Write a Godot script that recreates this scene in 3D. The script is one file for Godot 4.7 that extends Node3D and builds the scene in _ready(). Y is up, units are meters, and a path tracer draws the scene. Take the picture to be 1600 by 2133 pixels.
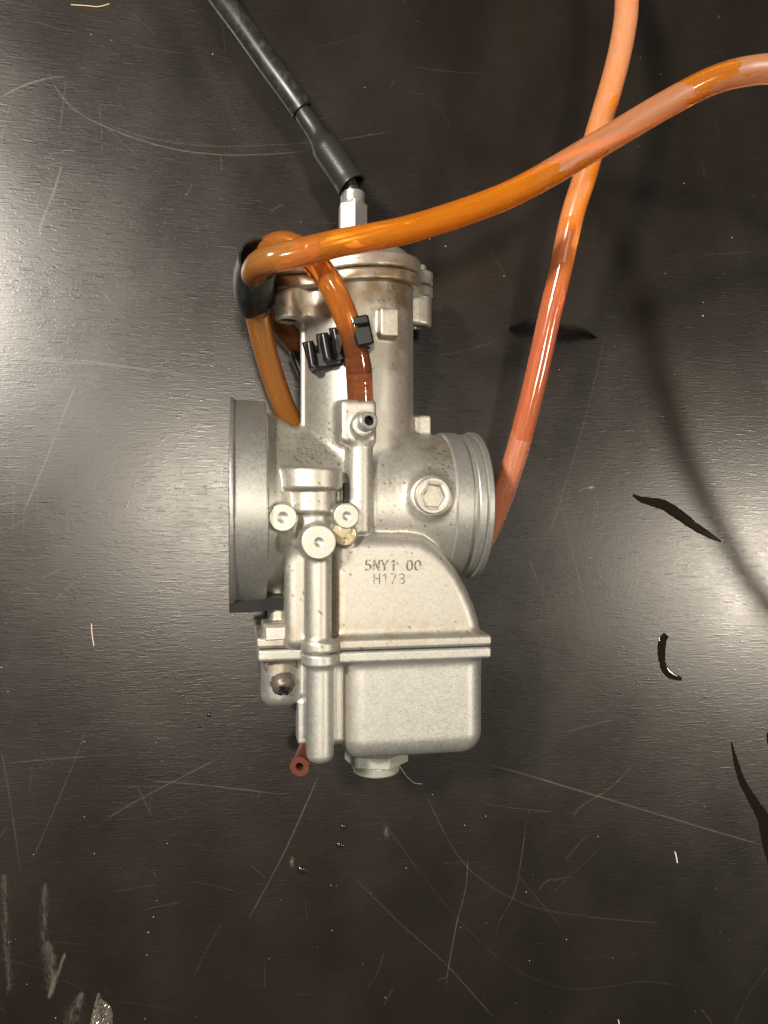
extends Node3D
# A carburettor lying on a scratched dark wood table, seen from straight above. Shapes are laid out in millimetres and turned to metres on commit.

const MM := 0.001
const LENS := 1611.0        # focal length of the photograph in its pixels
const LEAN := 11.0          # the camera is held a little to the left and leans to the right
const EYE := Vector3(-47.3, 277.1, 0.0)      # the camera, mm
const SEAT := Vector3(-8.4, 33.0, -2.2)      # where bore and tower of the carburettor cross

var used := {}
var mat := {}
var stain_noise: FastNoiseLite
var fine_noise: FastNoiseLite
var rng := RandomNumberGenerator.new()


# ---------- helpers: points, names, meshes ----------

func at(px: float, py: float, h := 0.0) -> Vector3:      # the place (mm) at height h over the table that the photograph shows at a pixel
	var d := Vector3((px - 800.0) / LENS, -1.0, (py - 1066.5) / LENS).rotated(Vector3.BACK, deg_to_rad(LEAN))
	return EYE + d * ((h - EYE.y) / d.y)


func far(px: float, py: float, near := 0.0) -> Vector3:   # the place at a pixel that is (280 - near) mm away along the line of sight's axis
	return EYE + (Vector3((px - 800.0) / LENS, -1.0, (py - 1066.5) / LENS) * (280.0 - near)).rotated(Vector3.BACK, deg_to_rad(LEAN))


func numbered(called: String) -> String:
	var n: int = used.get(called, 0)
	used[called] = n + 1
	return called if n == 0 else "%s_%03d" % [called, n]


class Shape:
	var v := PackedVector3Array()
	var n := PackedVector3Array()
	var c := PackedColorArray()
	var t := PackedVector2Array()
	var i := PackedInt32Array()

	func add(p: Vector3, nn: Vector3, uv := Vector2.ZERO, col := Color.WHITE) -> int:
		v.append(p); n.append(nn); t.append(uv); c.append(col)
		return v.size() - 1

	func tri(a: int, b: int, d: int) -> void:
		var g := (v[d] - v[a]).cross(v[b] - v[a])
		if g.dot(n[a] + n[b] + n[d]) < 0.0:
			i.append_array([a, d, b])
		else:
			i.append_array([a, b, d])

	func quad(a: int, b: int, d: int, e: int) -> void:
		tri(a, b, d); tri(a, d, e)

	func flat_quad(a: Vector3, b: Vector3, d: Vector3, e: Vector3, out: Vector3) -> void:
		var g := (b - a).cross(d - a).normalized()
		if g.dot(out) < 0.0: g = -g
		quad(add(a, g), add(b, g), add(d, g), add(e, g))

	func flat_tri(a: Vector3, b: Vector3, d: Vector3, out: Vector3) -> void:
		var g := (b - a).cross(d - a).normalized()
		if g.dot(out) < 0.0: g = -g
		tri(add(a, g), add(b, g), add(d, g))

	func mesh() -> ArrayMesh:
		var a := []
		a.resize(Mesh.ARRAY_MAX)
		var s := PackedVector3Array(v)
		for k in s.size(): s[k] = v[k] * 0.001
		a[Mesh.ARRAY_VERTEX] = s; a[Mesh.ARRAY_NORMAL] = n; a[Mesh.ARRAY_COLOR] = c; a[Mesh.ARRAY_TEX_UV] = t; a[Mesh.ARRAY_INDEX] = i
		var m := ArrayMesh.new()
		m.add_surface_from_arrays(Mesh.PRIMITIVE_TRIANGLES, a)
		return m


func part(called: String, s: Shape, m: Material, parent: Node) -> MeshInstance3D:
	var o := MeshInstance3D.new()
	o.name = called
	o.mesh = s.mesh()
	o.material_override = m
	parent.add_child(o, true)
	return o


func tag(o: Node, label: String, category: String, group := "", kind := "") -> void:
	if label: o.set_meta("label", label)
	if category: o.set_meta("category", category)
	if group: o.set_meta("group", group)
	if kind: o.set_meta("kind", kind)


func whole(called: String, s: Shape, m: Material, label: String, category: String, group := "", kind := "") -> MeshInstance3D:   # a thing of one mesh, its origin at its foot
	var box := AABB(s.v[0], Vector3.ZERO)
	for p in s.v: box = box.expand(p)
	var foot := Vector3(box.get_center().x, box.position.y, box.get_center().z)
	for k in s.v.size(): s.v[k] -= foot
	var o := part(numbered(called), s, m, self)
	o.position = foot * MM
	tag(o, label, category, group, kind)
	return o


func thing(called: String, foot: Vector3, label: String, category: String, group := "") -> Node3D:
	var o := Node3D.new()
	o.name = numbered(called)
	add_child(o)
	o.position = foot * MM
	tag(o, label, category, group)
	return o


# ---------- helpers: turned and swept shapes ----------

# profile: [radius, height] or [radius, height, 1] for a six-sided ring; frame carries y to the axis
func lathe(s: Shape, profile: Array, frame: Transform3D, turn := 0.0, col := Color.WHITE, steps := 60) -> void:
	for k in profile.size() - 1:
		var p: Array = profile[k]
		var q: Array = profile[k + 1]
		var hexy := p.size() > 2 or q.size() > 2
		var slope := Vector2(q[1] - p[1], -(q[0] - p[0]))          # outward normal in (r, y) when going up
		if slope.length() < 1e-6: continue
		slope = slope.normalized()
		var ring := []
		for j in steps + 1:
			var a := TAU * j / steps
			ring.append([frame * _on(p, a, turn), frame * _on(q, a, turn), a])
		if hexy:
			for j in steps:
				var mid: float = (ring[j][2] + ring[j + 1][2]) / 2
				var out := frame.basis * Vector3(cos(mid) * slope.x, slope.y, sin(mid) * slope.x)
				_quad_flat(s, ring[j][0], ring[j][1], ring[j + 1][1], ring[j + 1][0], out, col)
		else:
			var base := s.v.size()
			for r in ring:
				var nn: Vector3 = (frame.basis * Vector3(cos(r[2]) * slope.x, slope.y, sin(r[2]) * slope.x)).normalized()
				s.add(r[0], nn, Vector2.ZERO, col); s.add(r[1], nn, Vector2.ZERO, col)
			for j in steps:
				s.quad(base + 2 * j, base + 2 * j + 1, base + 2 * j + 3, base + 2 * j + 2)


func _quad_flat(s: Shape, a: Vector3, b: Vector3, d: Vector3, e: Vector3, out: Vector3, col: Color) -> void:
	var g := (b - a).cross(d - a) + (d - a).cross(e - a)
	if g.length() < 1e-9: return
	g = g.normalized()
	if g.dot(out) < 0.0: g = -g
	s.quad(s.add(a, g, Vector2.ZERO, col), s.add(b, g, Vector2.ZERO, col), s.add(d, g, Vector2.ZERO, col), s.add(e, g, Vector2.ZERO, col))


func _on(p: Array, a: float, turn: float) -> Vector3:
	var r: float = p[0]
	if p.size() > 2:
		r *= cos(PI / 6) / cos(fposmod(a - turn, PI / 3) - PI / 6)
	return Vector3(cos(a) * r, p[1], sin(a) * r)


func axis(o: Vector3, d: Vector3) -> Transform3D:                # a frame at o whose y runs along d
	d = d.normalized()
	var x := d.cross(Vector3(0.31, 0.2, 0.93) if absf(d.z) < 0.9 else Vector3.RIGHT).normalized()
	return Transform3D(Basis(x, d, x.cross(d)), o)


func spline(points: Array, step := 1.2) -> PackedVector3Array:
	var c := Curve3D.new()
	for k in points.size():
		var a: Vector3 = points[maxi(k - 1, 0)]
		var b: Vector3 = points[mini(k + 1, points.size() - 1)]
		var p: Vector3 = points[k]
		var tan := (b - a) / 6.0
		var near: float = minf(p.distance_to(a) if k > 0 else 1e9, p.distance_to(b) if k < points.size() - 1 else 1e9)
		tan = tan.limit_length(near * 0.42)
		c.add_point(p, -tan, tan)
	c.bake_interval = step
	return c.get_baked_points()


# sweep of a ring along points; radius(t 0..1) -> float; flatten squashes the ring across `wide`
func tube(s: Shape, pts: PackedVector3Array, radius: Callable, sides := 24, col := Color.WHITE, caps := true, squash := 1.0, wide := Vector3.ZERO, inside := 0.0) -> void:
	var total := 0.0
	var lens := [0.0]
	for k in range(1, pts.size()):
		total += pts[k].distance_to(pts[k - 1]); lens.append(total)
	var up := Vector3.UP
	var base := s.v.size()
	var ends := []
	for k in pts.size():
		var d := (pts[mini(k + 1, pts.size() - 1)] - pts[maxi(k - 1, 0)]).normalized()
		if wide != Vector3.ZERO: up = wide
		up = (up - d * up.dot(d))
		if up.length() < 1e-3: up = Vector3.RIGHT - d * d.x
		up = up.normalized()
		var side := d.cross(up).normalized()
		var r: float = radius.call(lens[k] / total)
		var ra: float = radius.call(maxf(lens[k] / total - 0.004, 0.0))
		var rb: float = radius.call(minf(lens[k] / total + 0.004, 1.0))
		var lean := -(rb - ra) / (0.008 * total)
		for j in sides + 1:
			var a := TAU * j / sides
			var o := up * cos(a) + side * sin(a) * squash
			var nn := (up * cos(a) * squash + side * sin(a)).normalized()
			s.add(pts[k] + o * r, (nn + d * lean).normalized(), Vector2(lens[k] / total, float(j) / sides), col)
		if k == 0 or k == pts.size() - 1: ends.append([pts[k], d if k else -d, up, side, r])
	for k in pts.size() - 1:
		for j in sides:
			var a := base + k * (sides + 1) + j
			s.quad(a, a + 1, a + sides + 2, a + sides + 1)
	if caps:
		for e in ends:
			var inner: float = e[4] * inside
			var rim := []
			for j in sides + 1:
				var o: Vector3 = e[2] * cos(TAU * j / sides) + e[3] * sin(TAU * j / sides) * squash
				rim.append([s.add(e[0] + o * e[4], e[1], Vector2(0.02, 0.5), col), s.add(e[0] + o * inner, e[1], Vector2(0.02, 0.5), col)])
			for j in sides: s.quad(rim[j][0], rim[j + 1][0], rim[j + 1][1], rim[j][1])
			if inside > 0.0:                                       # the bore, 9 mm deep, closed at its end
				var back: Vector3 = e[0] - e[1] * 9.0
				var wall := []
				for j in sides + 1:
					var o: Vector3 = e[2] * cos(TAU * j / sides) + e[3] * sin(TAU * j / sides) * squash
					wall.append([s.add(e[0] + o * inner, -o.normalized(), Vector2(0.02, 0.5), col * 0.8), s.add(back + o * inner, -o.normalized(), Vector2(0.02, 0.5), col * 0.8)])
				var mid := s.add(back, e[1], Vector2(0.02, 0.5), col)
				for j in sides:
					s.quad(wall[j][0], wall[j + 1][0], wall[j + 1][1], wall[j][1])
					s.tri(wall[j][1], wall[j + 1][1], mid)


# bevelled prism of a polygon given in the frame's x-z plane, from y0 to y1
func prism(s: Shape, poly: PackedVector2Array, y0: float, y1: float, bevel: float, frame: Transform3D, col := Color.WHITE) -> void:
	if Geometry2D.is_polygon_clockwise(poly): poly.reverse()
	var small := Geometry2D.offset_polygon(poly, -bevel, Geometry2D.JOIN_MITER)
	var inner: PackedVector2Array = small[0] if small.size() and small[0].size() == poly.size() else poly
	if inner != poly:                                              # start the inner ring at the corner nearest to the outer ring's first
		var best := 0
		for k in inner.size():
			if inner[k].distance_to(poly[0]) < inner[best].distance_to(poly[0]): best = k
		var turned := PackedVector2Array()
		if Geometry2D.is_polygon_clockwise(inner): inner.reverse(); best = inner.size() - 1 - best
		for k in inner.size(): turned.append(inner[(best + k) % inner.size()])
		inner = turned
	var mid := Vector2.ZERO
	for p in poly: mid += p / poly.size()
	var put := func(p: Vector2, y: float) -> Vector3: return frame * Vector3(p.x, y, p.y)
	for k in poly.size():
		var j := (k + 1) % poly.size()
		var e := poly[j] - poly[k]
		var out := frame.basis * Vector3(e.y, 0, -e.x)
		_quad_flat(s, put.call(poly[k], y0), put.call(poly[j], y0), put.call(poly[j], y1 - bevel), put.call(poly[k], y1 - bevel), out, col)
		_quad_flat(s, put.call(poly[k], y1 - bevel), put.call(poly[j], y1 - bevel), put.call(inner[j], y1), put.call(inner[k], y1), out.normalized() + frame.basis.y, col)
	var tris := Geometry2D.triangulate_polygon(inner)
	for k in range(0, tris.size(), 3):
		s.flat_tri(put.call(inner[tris[k]], y1), put.call(inner[tris[k + 1]], y1), put.call(inner[tris[k + 2]], y1), frame.basis.y)
	tris = Geometry2D.triangulate_polygon(poly)
	for k in range(0, tris.size(), 3):
		s.flat_tri(put.call(poly[tris[k]], y0), put.call(poly[tris[k + 1]], y0), put.call(poly[tris[k + 2]], y0), -frame.basis.y)


# ---------- helpers: castings as a distance field, meshed as surface nets ----------

class Field:
	var lo: Vector3
	var h: float
	var nx: int
	var ny: int
	var nz: int
	var d := PackedFloat32Array()

	func _init(from: Vector3, to: Vector3, cell: float) -> void:
		lo = from; h = cell
		nx = int(ceil((to.x - from.x) / cell)) + 1; ny = int(ceil((to.y - from.y) / cell)) + 1; nz = int(ceil((to.z - from.z) / cell)) + 1
		d.resize(nx * ny * nz); d.fill(9.0)

	# joins (k > 0: with a fillet of about k) or cuts the solid fn, which lies inside box
	func stamp(from: Vector3, to: Vector3, k: float, fn: Callable, cut := false) -> void:
		var m := k + 2.2 * h
		var i0 := clampi(int((from.x - m - lo.x) / h), 0, nx - 1); var i1 := clampi(int(ceil((to.x + m - lo.x) / h)), 0, nx - 1)
		var j0 := clampi(int((from.y - m - lo.y) / h), 0, ny - 1); var j1 := clampi(int(ceil((to.y + m - lo.y) / h)), 0, ny - 1)
		var k0 := clampi(int((from.z - m - lo.z) / h), 0, nz - 1); var k1 := clampi(int(ceil((to.z + m - lo.z) / h)), 0, nz - 1)
		for c in range(k0, k1 + 1):
			var z := lo.z + c * h
			for b in range(j0, j1 + 1):
				var y := lo.y + b * h
				var row := (c * ny + b) * nx
				for a in range(i0, i1 + 1):
					var e: float = fn.call(lo.x + a * h, y, z)
					var o := d[row + a]
					if cut:
						e = -e
						if e > o - k:
							var g := maxf(k - absf(e - o), 0.0)
							d[row + a] = maxf(e, o) + (g * g * 0.25 / k if k > 0.0 else 0.0)
					elif e < o + k:
						var g := maxf(k - absf(e - o), 0.0)
						d[row + a] = minf(e, o) - (g * g * 0.25 / k if k > 0.0 else 0.0)

	func box(c: Vector3, half: Vector3, r: float, k: float, cut := false) -> void:
		var q := half - Vector3.ONE * r
		stamp(c - half, c + half, k, func(x: float, y: float, z: float) -> float:
			var ax := absf(x - c.x) - q.x; var ay := absf(y - c.y) - q.y; var az := absf(z - c.z) - q.z
			var mx := maxf(ax, 0.0); var my := maxf(ay, 0.0); var mz := maxf(az, 0.0)
			return sqrt(mx * mx + my * my + mz * mz) + minf(maxf(ax, maxf(ay, az)), 0.0) - r, cut)

	func cyl(way: int, c: Vector3, R: float, half: float, r: float, k: float, cut := false) -> void:
		var e := Vector3(R, R, R); e[way] = half
		var rr := R - r; var hh := half - r
		var f: Callable
		if way == 2:
			f = func(x: float, y: float, z: float) -> float:
				var a := sqrt((x - c.x) * (x - c.x) + (y - c.y) * (y - c.y)) - rr; var b := absf(z - c.z) - hh
				var m := maxf(a, 0.0); var n := maxf(b, 0.0)
				return sqrt(m * m + n * n) + minf(maxf(a, b), 0.0) - r
		elif way == 1:
			f = func(x: float, y: float, z: float) -> float:
				var a := sqrt((x - c.x) * (x - c.x) + (z - c.z) * (z - c.z)) - rr; var b := absf(y - c.y) - hh
				var m := maxf(a, 0.0); var n := maxf(b, 0.0)
				return sqrt(m * m + n * n) + minf(maxf(a, b), 0.0) - r
		else:
			f = func(x: float, y: float, z: float) -> float:
				var a := sqrt((z - c.z) * (z - c.z) + (y - c.y) * (y - c.y)) - rr; var b := absf(x - c.x) - hh
				var m := maxf(a, 0.0); var n := maxf(b, 0.0)
				return sqrt(m * m + n * n) + minf(maxf(a, b), 0.0) - r
		stamp(c - e, c + e, k, f, cut)

	# a polygon in (x, z) drawn out along y, its rim rounded
	func slab(poly: PackedVector2Array, y0: float, y1: float, r: float, k: float) -> void:
		var a := Vector2(1e9, 1e9); var b := -a
		for p in poly:
			a = a.min(p); b = b.max(p)
		var m := k + 3.0 * h
		var w := int((b.x - a.x + 2 * m) / h) + 2; var t := int((b.y - a.y + 2 * m) / h) + 2
		var flat := PackedFloat32Array(); flat.resize(w * t)
		for q in t:
			for p in w:
				var at := Vector2(a.x - m + p * h, a.y - m + q * h)
				var best := 1e9
				for n in poly.size():
					var u := poly[n]; var v := poly[(n + 1) % poly.size()] - u
					best = minf(best, (at - u - v * clampf((at - u).dot(v) / v.length_squared(), 0.0, 1.0)).length_squared())
				flat[q * w + p] = sqrt(best) * (-1.0 if Geometry2D.is_point_in_polygon(at, poly) else 1.0)
		var cy := (y0 + y1) / 2; var hy := (y1 - y0) / 2 - r
		stamp(Vector3(a.x, y0, a.y), Vector3(b.x, y1, b.y), k, func(x: float, y: float, z: float) -> float:
			var fx := clampf((x - a.x + m) / h, 0.0, w - 1.001); var fz := clampf((z - a.y + m) / h, 0.0, t - 1.001)
			var p := int(fx); var q := int(fz); fx -= p; fz -= q
			var o := q * w + p
			var e := lerpf(lerpf(flat[o], flat[o + 1], fx), lerpf(flat[o + w], flat[o + w + 1], fx), fz) + r
			var g := absf(y - cy) - hy
			var me := maxf(e, 0.0); var mg := maxf(g, 0.0)
			return sqrt(me * me + mg * mg) + minf(maxf(e, g), 0.0) - r)

	# a turned body along x: radii at given x
	func spin_x(rows: Array, cy: float, cz: float, k: float, cut := false) -> void:
		var x0: float = rows[0][0]; var x1: float = rows[-1][0]
		var most := 0.0
		for r in rows: most = maxf(most, r[1])
		stamp(Vector3(x0, cy - most, cz - most), Vector3(x1, cy + most, cz + most), k, func(x: float, y: float, z: float) -> float:
			var R: float = rows[0][1]; var lean := 0.0
			for n in rows.size() - 1:
				if x >= rows[n][0]:
					var s: float = clampf((x - rows[n][0]) / (rows[n + 1][0] - rows[n][0]), 0.0, 1.0)
					lean = (rows[n + 1][1] - rows[n][1]) / (rows[n + 1][0] - rows[n][0])
					R = lerpf(rows[n][1], rows[n + 1][1], s)
			var e := (sqrt((y - cy) * (y - cy) + (z - cz) * (z - cz)) - R) / sqrt(1.0 + lean * lean)
			return maxf(e, maxf(x0 - x, x - x1)), cut)

	func net(paint: Callable) -> Shape:
		var s := Shape.new()
		var id := PackedInt32Array(); id.resize(nx * ny * nz); id.fill(-1)
		var ys := nx; var zs := nx * ny
		var far := 1.9 * h
		for c in nz - 1:
			for b in ny - 1:
				var row := (c * ny + b) * nx
				for a in nx - 1:
					var o := row + a
					if absf(d[o]) > far: continue
					var e0 := d[o]; var e1 := d[o + 1]; var e2 := d[o + ys]; var e3 := d[o + ys + 1]
					var e4 := d[o + zs]; var e5 := d[o + zs + 1]; var e6 := d[o + zs + ys]; var e7 := d[o + zs + ys + 1]
					var inside := int(e0 < 0) + int(e1 < 0) + int(e2 < 0) + int(e3 < 0) + int(e4 < 0) + int(e5 < 0) + int(e6 < 0) + int(e7 < 0)
					if inside == 0 or inside == 8: continue
					var p := Vector3.ZERO; var n := 0
					if (e0 < 0) != (e1 < 0): p += Vector3(e0 / (e0 - e1), 0, 0); n += 1
					if (e2 < 0) != (e3 < 0): p += Vector3(e2 / (e2 - e3), 1, 0); n += 1
					if (e4 < 0) != (e5 < 0): p += Vector3(e4 / (e4 - e5), 0, 1); n += 1
					if (e6 < 0) != (e7 < 0): p += Vector3(e6 / (e6 - e7), 1, 1); n += 1
					if (e0 < 0) != (e2 < 0): p += Vector3(0, e0 / (e0 - e2), 0); n += 1
					if (e1 < 0) != (e3 < 0): p += Vector3(1, e1 / (e1 - e3), 0); n += 1
					if (e4 < 0) != (e6 < 0): p += Vector3(0, e4 / (e4 - e6), 1); n += 1
					if (e5 < 0) != (e7 < 0): p += Vector3(1, e5 / (e5 - e7), 1); n += 1
					if (e0 < 0) != (e4 < 0): p += Vector3(0, 0, e0 / (e0 - e4)); n += 1
					if (e1 < 0) != (e5 < 0): p += Vector3(1, 0, e1 / (e1 - e5)); n += 1
					if (e2 < 0) != (e6 < 0): p += Vector3(0, 1, e2 / (e2 - e6)); n += 1
					if (e3 < 0) != (e7 < 0): p += Vector3(1, 1, e3 / (e3 - e7)); n += 1
					p /= n
					var g := Vector3(
						lerpf(lerpf(e1 - e0, e3 - e2, p.y), lerpf(e5 - e4, e7 - e6, p.y), p.z),
						lerpf(lerpf(e2 - e0, e3 - e1, p.x), lerpf(e6 - e4, e7 - e5, p.x), p.z),
						lerpf(lerpf(e4 - e0, e5 - e1, p.x), lerpf(e6 - e2, e7 - e3, p.x), p.y)).normalized()
					var w := lo + (Vector3(a, b, c) + p) * h
					id[o] = s.v.size()
					s.v.append(w); s.n.append(g); s.t.append(Vector2.ZERO); s.c.append(paint.call(w, g))
		for c in range(1, nz - 1):
			for b in range(1, ny - 1):
				for a in range(1, nx - 1):
					var o := (c * ny + b) * nx + a
					if id[o] < 0: continue
					var neg := d[o] < 0
					if neg != (d[o + 1] < 0): _face(s, id[o], id[o - ys], id[o - ys - zs], id[o - zs], neg)
					if neg != (d[o + ys] < 0): _face(s, id[o], id[o - zs], id[o - zs - 1], id[o - 1], neg)
					if neg != (d[o + zs] < 0): _face(s, id[o], id[o - 1], id[o - 1 - ys], id[o - ys], neg)
		return s

	func _face(s: Shape, a: int, b: int, e: int, f: int, flip: bool) -> void:
		if mini(mini(a, b), mini(e, f)) < 0: return
		if flip: s.i.append_array([a, e, b, a, f, e])
		else: s.i.append_array([a, b, e, a, e, f])


# ---------- materials ----------

func noise(frequency: float, seed_: int, octaves := 3) -> FastNoiseLite:
	var n := FastNoiseLite.new()
	n.noise_type = FastNoiseLite.TYPE_SIMPLEX_SMOOTH
	n.seed = seed_; n.frequency = frequency; n.fractal_octaves = octaves
	return n


func noise_picture(side: int, frequency: float, seed_: int, octaves := 3) -> Image:
	return noise(frequency, seed_, octaves).get_seamless_image(side, side)


func plain(name_: String, albedo: Color, roughness: float, metallic := 0.0) -> StandardMaterial3D:
	var m := StandardMaterial3D.new()
	m.resource_name = name_
	m.albedo_color = albedo.linear_to_srgb()
	m.roughness = roughness
	m.metallic = metallic
	return m


func make_materials() -> void:
	stain_noise = noise(0.09, 5, 4)
	fine_noise = noise(0.55, 9, 3)
	var grain := noise_picture(512, 0.045, 3, 4)
	var tint := Image.create(512, 512, false, Image.FORMAT_RGB8)
	var blotch := noise_picture(512, 0.012, 21, 4)
	for y in 512:
		for x in 512:
			var g := grain.get_pixel(x, y).r
			var b := blotch.get_pixel(x, y).r
			var e := 0.79 + 0.09 * (g - 0.5) + 0.07 * (b - 0.5)
			if g < 0.24: e *= 0.86
			tint.set_pixel(x, y, Color(e + 0.005, e, e - 0.008 - 0.015 * b))
	var tint_map := ImageTexture.create_from_image(tint)
	var grain_map := ImageTexture.create_from_image(grain)
	var rough := Image.create(512, 512, false, Image.FORMAT_L8)
	for y in 512:
		for x in 512:
			var e := 0.46 + 0.10 * (blotch.get_pixel(x, y).r - 0.5) + 0.14 * (grain.get_pixel(x, y).r - 0.5)
			rough.set_pixel(x, y, Color(e, e, e))
	var rough_map := ImageTexture.create_from_image(rough)
	var cast_like := func(name_: String, albedo: Color, metallic: float, roughness: float, relief: float) -> StandardMaterial3D:
		var m := plain(name_, albedo, roughness, metallic)
		m.vertex_color_use_as_albedo = true
		m.albedo_texture = tint_map
		m.roughness_texture = rough_map
		m.heightmap_enabled = true
		m.heightmap_texture = grain_map
		m.heightmap_scale = relief
		m.uv1_triplanar = true
		m.uv1_scale = Vector3.ONE * 95.0
		m.set_meta("was", roughness)
		return m
	mat.cast = cast_like.call("cast aluminium", Color(0.82, 0.82, 0.81), 0.75, 1.0, 0.003)
	mat.ring = cast_like.call("turned aluminium", Color(0.78, 0.78, 0.77), 0.78, 0.95, 0.003)
	mat.zinc = cast_like.call("zinc plated steel", Color(0.78, 0.82, 0.82), 0.75, 0.75, 0.002)
	mat.nylon = cast_like.call("greyed nut", Color(0.62, 0.66, 0.60), 0.25, 0.9, 0.004)
	mat.dark_cut = plain("sawn dark metal", Color(0.05, 0.052, 0.05), 0.34, 0.5)
	mat.chewed = plain("chewed steel", Color(0.19, 0.165, 0.14), 0.38, 0.6)
	mat.hole = plain("soot black", Color(0.006, 0.006, 0.006), 0.6)
	mat.ink = plain("stamped ink", Color(0.25, 0.24, 0.215), 0.6, 0.2)
	var worn := Image.create(128, 128, false, Image.FORMAT_RGB8)            # ink that has partly rubbed off
	var rub := noise_picture(128, 0.05, 41, 3)
	for y in 128:
		for x in 128:
			var e := lerpf(0.40, 0.66, smoothstep(0.48, 0.78, rub.get_pixel(x, y).r))
			worn.set_pixel(x, y, Color(e, e * 0.985, e * 0.94))
	mat.ink.albedo_color = Color.WHITE
	mat.ink.albedo_texture = ImageTexture.create_from_image(worn)
	mat.ink.uv1_triplanar = true; mat.ink.uv1_scale = Vector3.ONE * 110.0
	mat.resin = plain("yellowed sealant", Color(0.50, 0.43, 0.28), 0.12, 0.15)
	mat.black_plastic = plain("glossy black plastic", Color(0.010, 0.010, 0.010), 0.26)
	mat.rubber = plain("black rubber", Color(0.022, 0.022, 0.02), 0.38)
	mat.rubber.heightmap_enabled = true; mat.rubber.heightmap_texture = grain_map; mat.rubber.heightmap_scale = 0.004
	mat.rubber.uv1_triplanar = true; mat.rubber.uv1_scale = Vector3.ONE * 55.0
	var dusty := Image.create(512, 512, false, Image.FORMAT_RGBA8)      # worn cable skin: grey dust in blotches, alpha carries its roughness
	for y in 512:
		for x in 512:
			var b := blotch.get_pixel((x * 2) % 512, y).r
			var g := grain.get_pixel(x, (y * 3) % 512).r
			var k := clampf((b - 0.52) * 3.0, 0.0, 1.0) * 0.5 + 0.25 * clampf((g - 0.7) * 4.0, 0.0, 1.0)
			var e := lerpf(0.13, 0.30, k)
			dusty.set_pixel(x, y, Color(e, e + 0.01, e, 0.34 + 0.3 * k))
	mat.worn_rubber = plain("worn black rubber", Color.WHITE, 1.0)
	mat.worn_rubber.albedo_texture = ImageTexture.create_from_image(dusty)
	mat.worn_rubber.roughness_texture = mat.worn_rubber.albedo_texture
	mat.worn_rubber.roughness_texture_channel = BaseMaterial3D.TEXTURE_CHANNEL_ALPHA
	mat.worn_rubber.uv1_triplanar = true; mat.worn_rubber.uv1_scale = Vector3.ONE * 26.0
	mat.oil = plain("spilt oil", Color(0.010, 0.007, 0.005), 0.06)
	mat.water = plain("drop on dark wood", Color(0.014, 0.012, 0.011), 0.15)
	mat.glue = plain("clear crinkled glue", Color(0.50, 0.47, 0.40), 0.12, 0.85)
	mat.dust = plain("pale dust", Color(0.45, 0.42, 0.36), 0.6)
	mat.hair = plain("pale hair", Color(0.55, 0.48, 0.36), 0.4)
	mat.brown_hose = plain("brown aged hose", Color(0.105, 0.034, 0.02), 0.35)


# a hose skin: u along the hose, v round it; marks are [u0, u1, v0, v1] wet patches, tone(u) gives [colour, share of dust]
func hose_skin(name_: String, seed_: int, tone: Callable, marks: Array, through := 0.72) -> StandardMaterial3D:
	var im := Image.create(1024, 128, false, Image.FORMAT_RGBA8)
	var soft := noise(0.02, seed_, 3)
	var fine := noise(0.16, seed_ + 1, 3)
	for y in 128:
		for x in 1024:
			var u := x / 1023.0
			var v := y / 127.0
			var r: Array = tone.call(u)
			var c: Color = r[0]
			var dust: float = r[1]
			var wob := soft.get_noise_2d(x * 1.5, cos(TAU * v) * 22.0 + 40.0)
			for k in marks:
				var e := minf(minf(u - k[0], k[1] - u) * 60.0, minf(v - k[2], k[3] - v) * 9.0) + wob * 1.4
				if e > 0.0: dust *= 0.12
			dust = clampf(dust + wob * 0.22 * dust, 0.0, 1.0)
			var f := fine.get_noise_2d(x * 0.45, y * 1.3)
			var line := soft.get_noise_2d(x * 0.10, cos(TAU * v) * 90.0 + sin(TAU * v) * 37.0)
			c = c.lerp(Color(0.75, 0.39, 0.24), dust * (0.72 + 0.35 * f)) * (1.0 + 0.10 * f + 0.22 * line * (1.0 - dust))
			var s := c.linear_to_srgb()
			im.set_pixel(x, y, Color(clampf(s.r, 0, 1), clampf(s.g, 0, 1), clampf(s.b, 0, 1), clampf(0.07 + 0.36 * dust + 0.05 * f, 0.04, 1.0)))
	var m := plain(name_, Color(1, 1, 1, 1.0 - through), 1.0)
	m.albedo_texture = ImageTexture.create_from_image(im)
	m.roughness_texture = m.albedo_texture
	m.roughness_texture_channel = BaseMaterial3D.TEXTURE_CHANNEL_ALPHA
	m.refraction_enabled = true; m.refraction_scale = 0.05
	return m


# ---------- paint on the castings: stains, pits and grime where the metal has them ----------

func grime(p: Vector3, where: Vector3, size: Vector3) -> float:
	var q := (p - where) / size
	return clampf(1.3 - q.length(), 0.0, 1.0)


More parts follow.
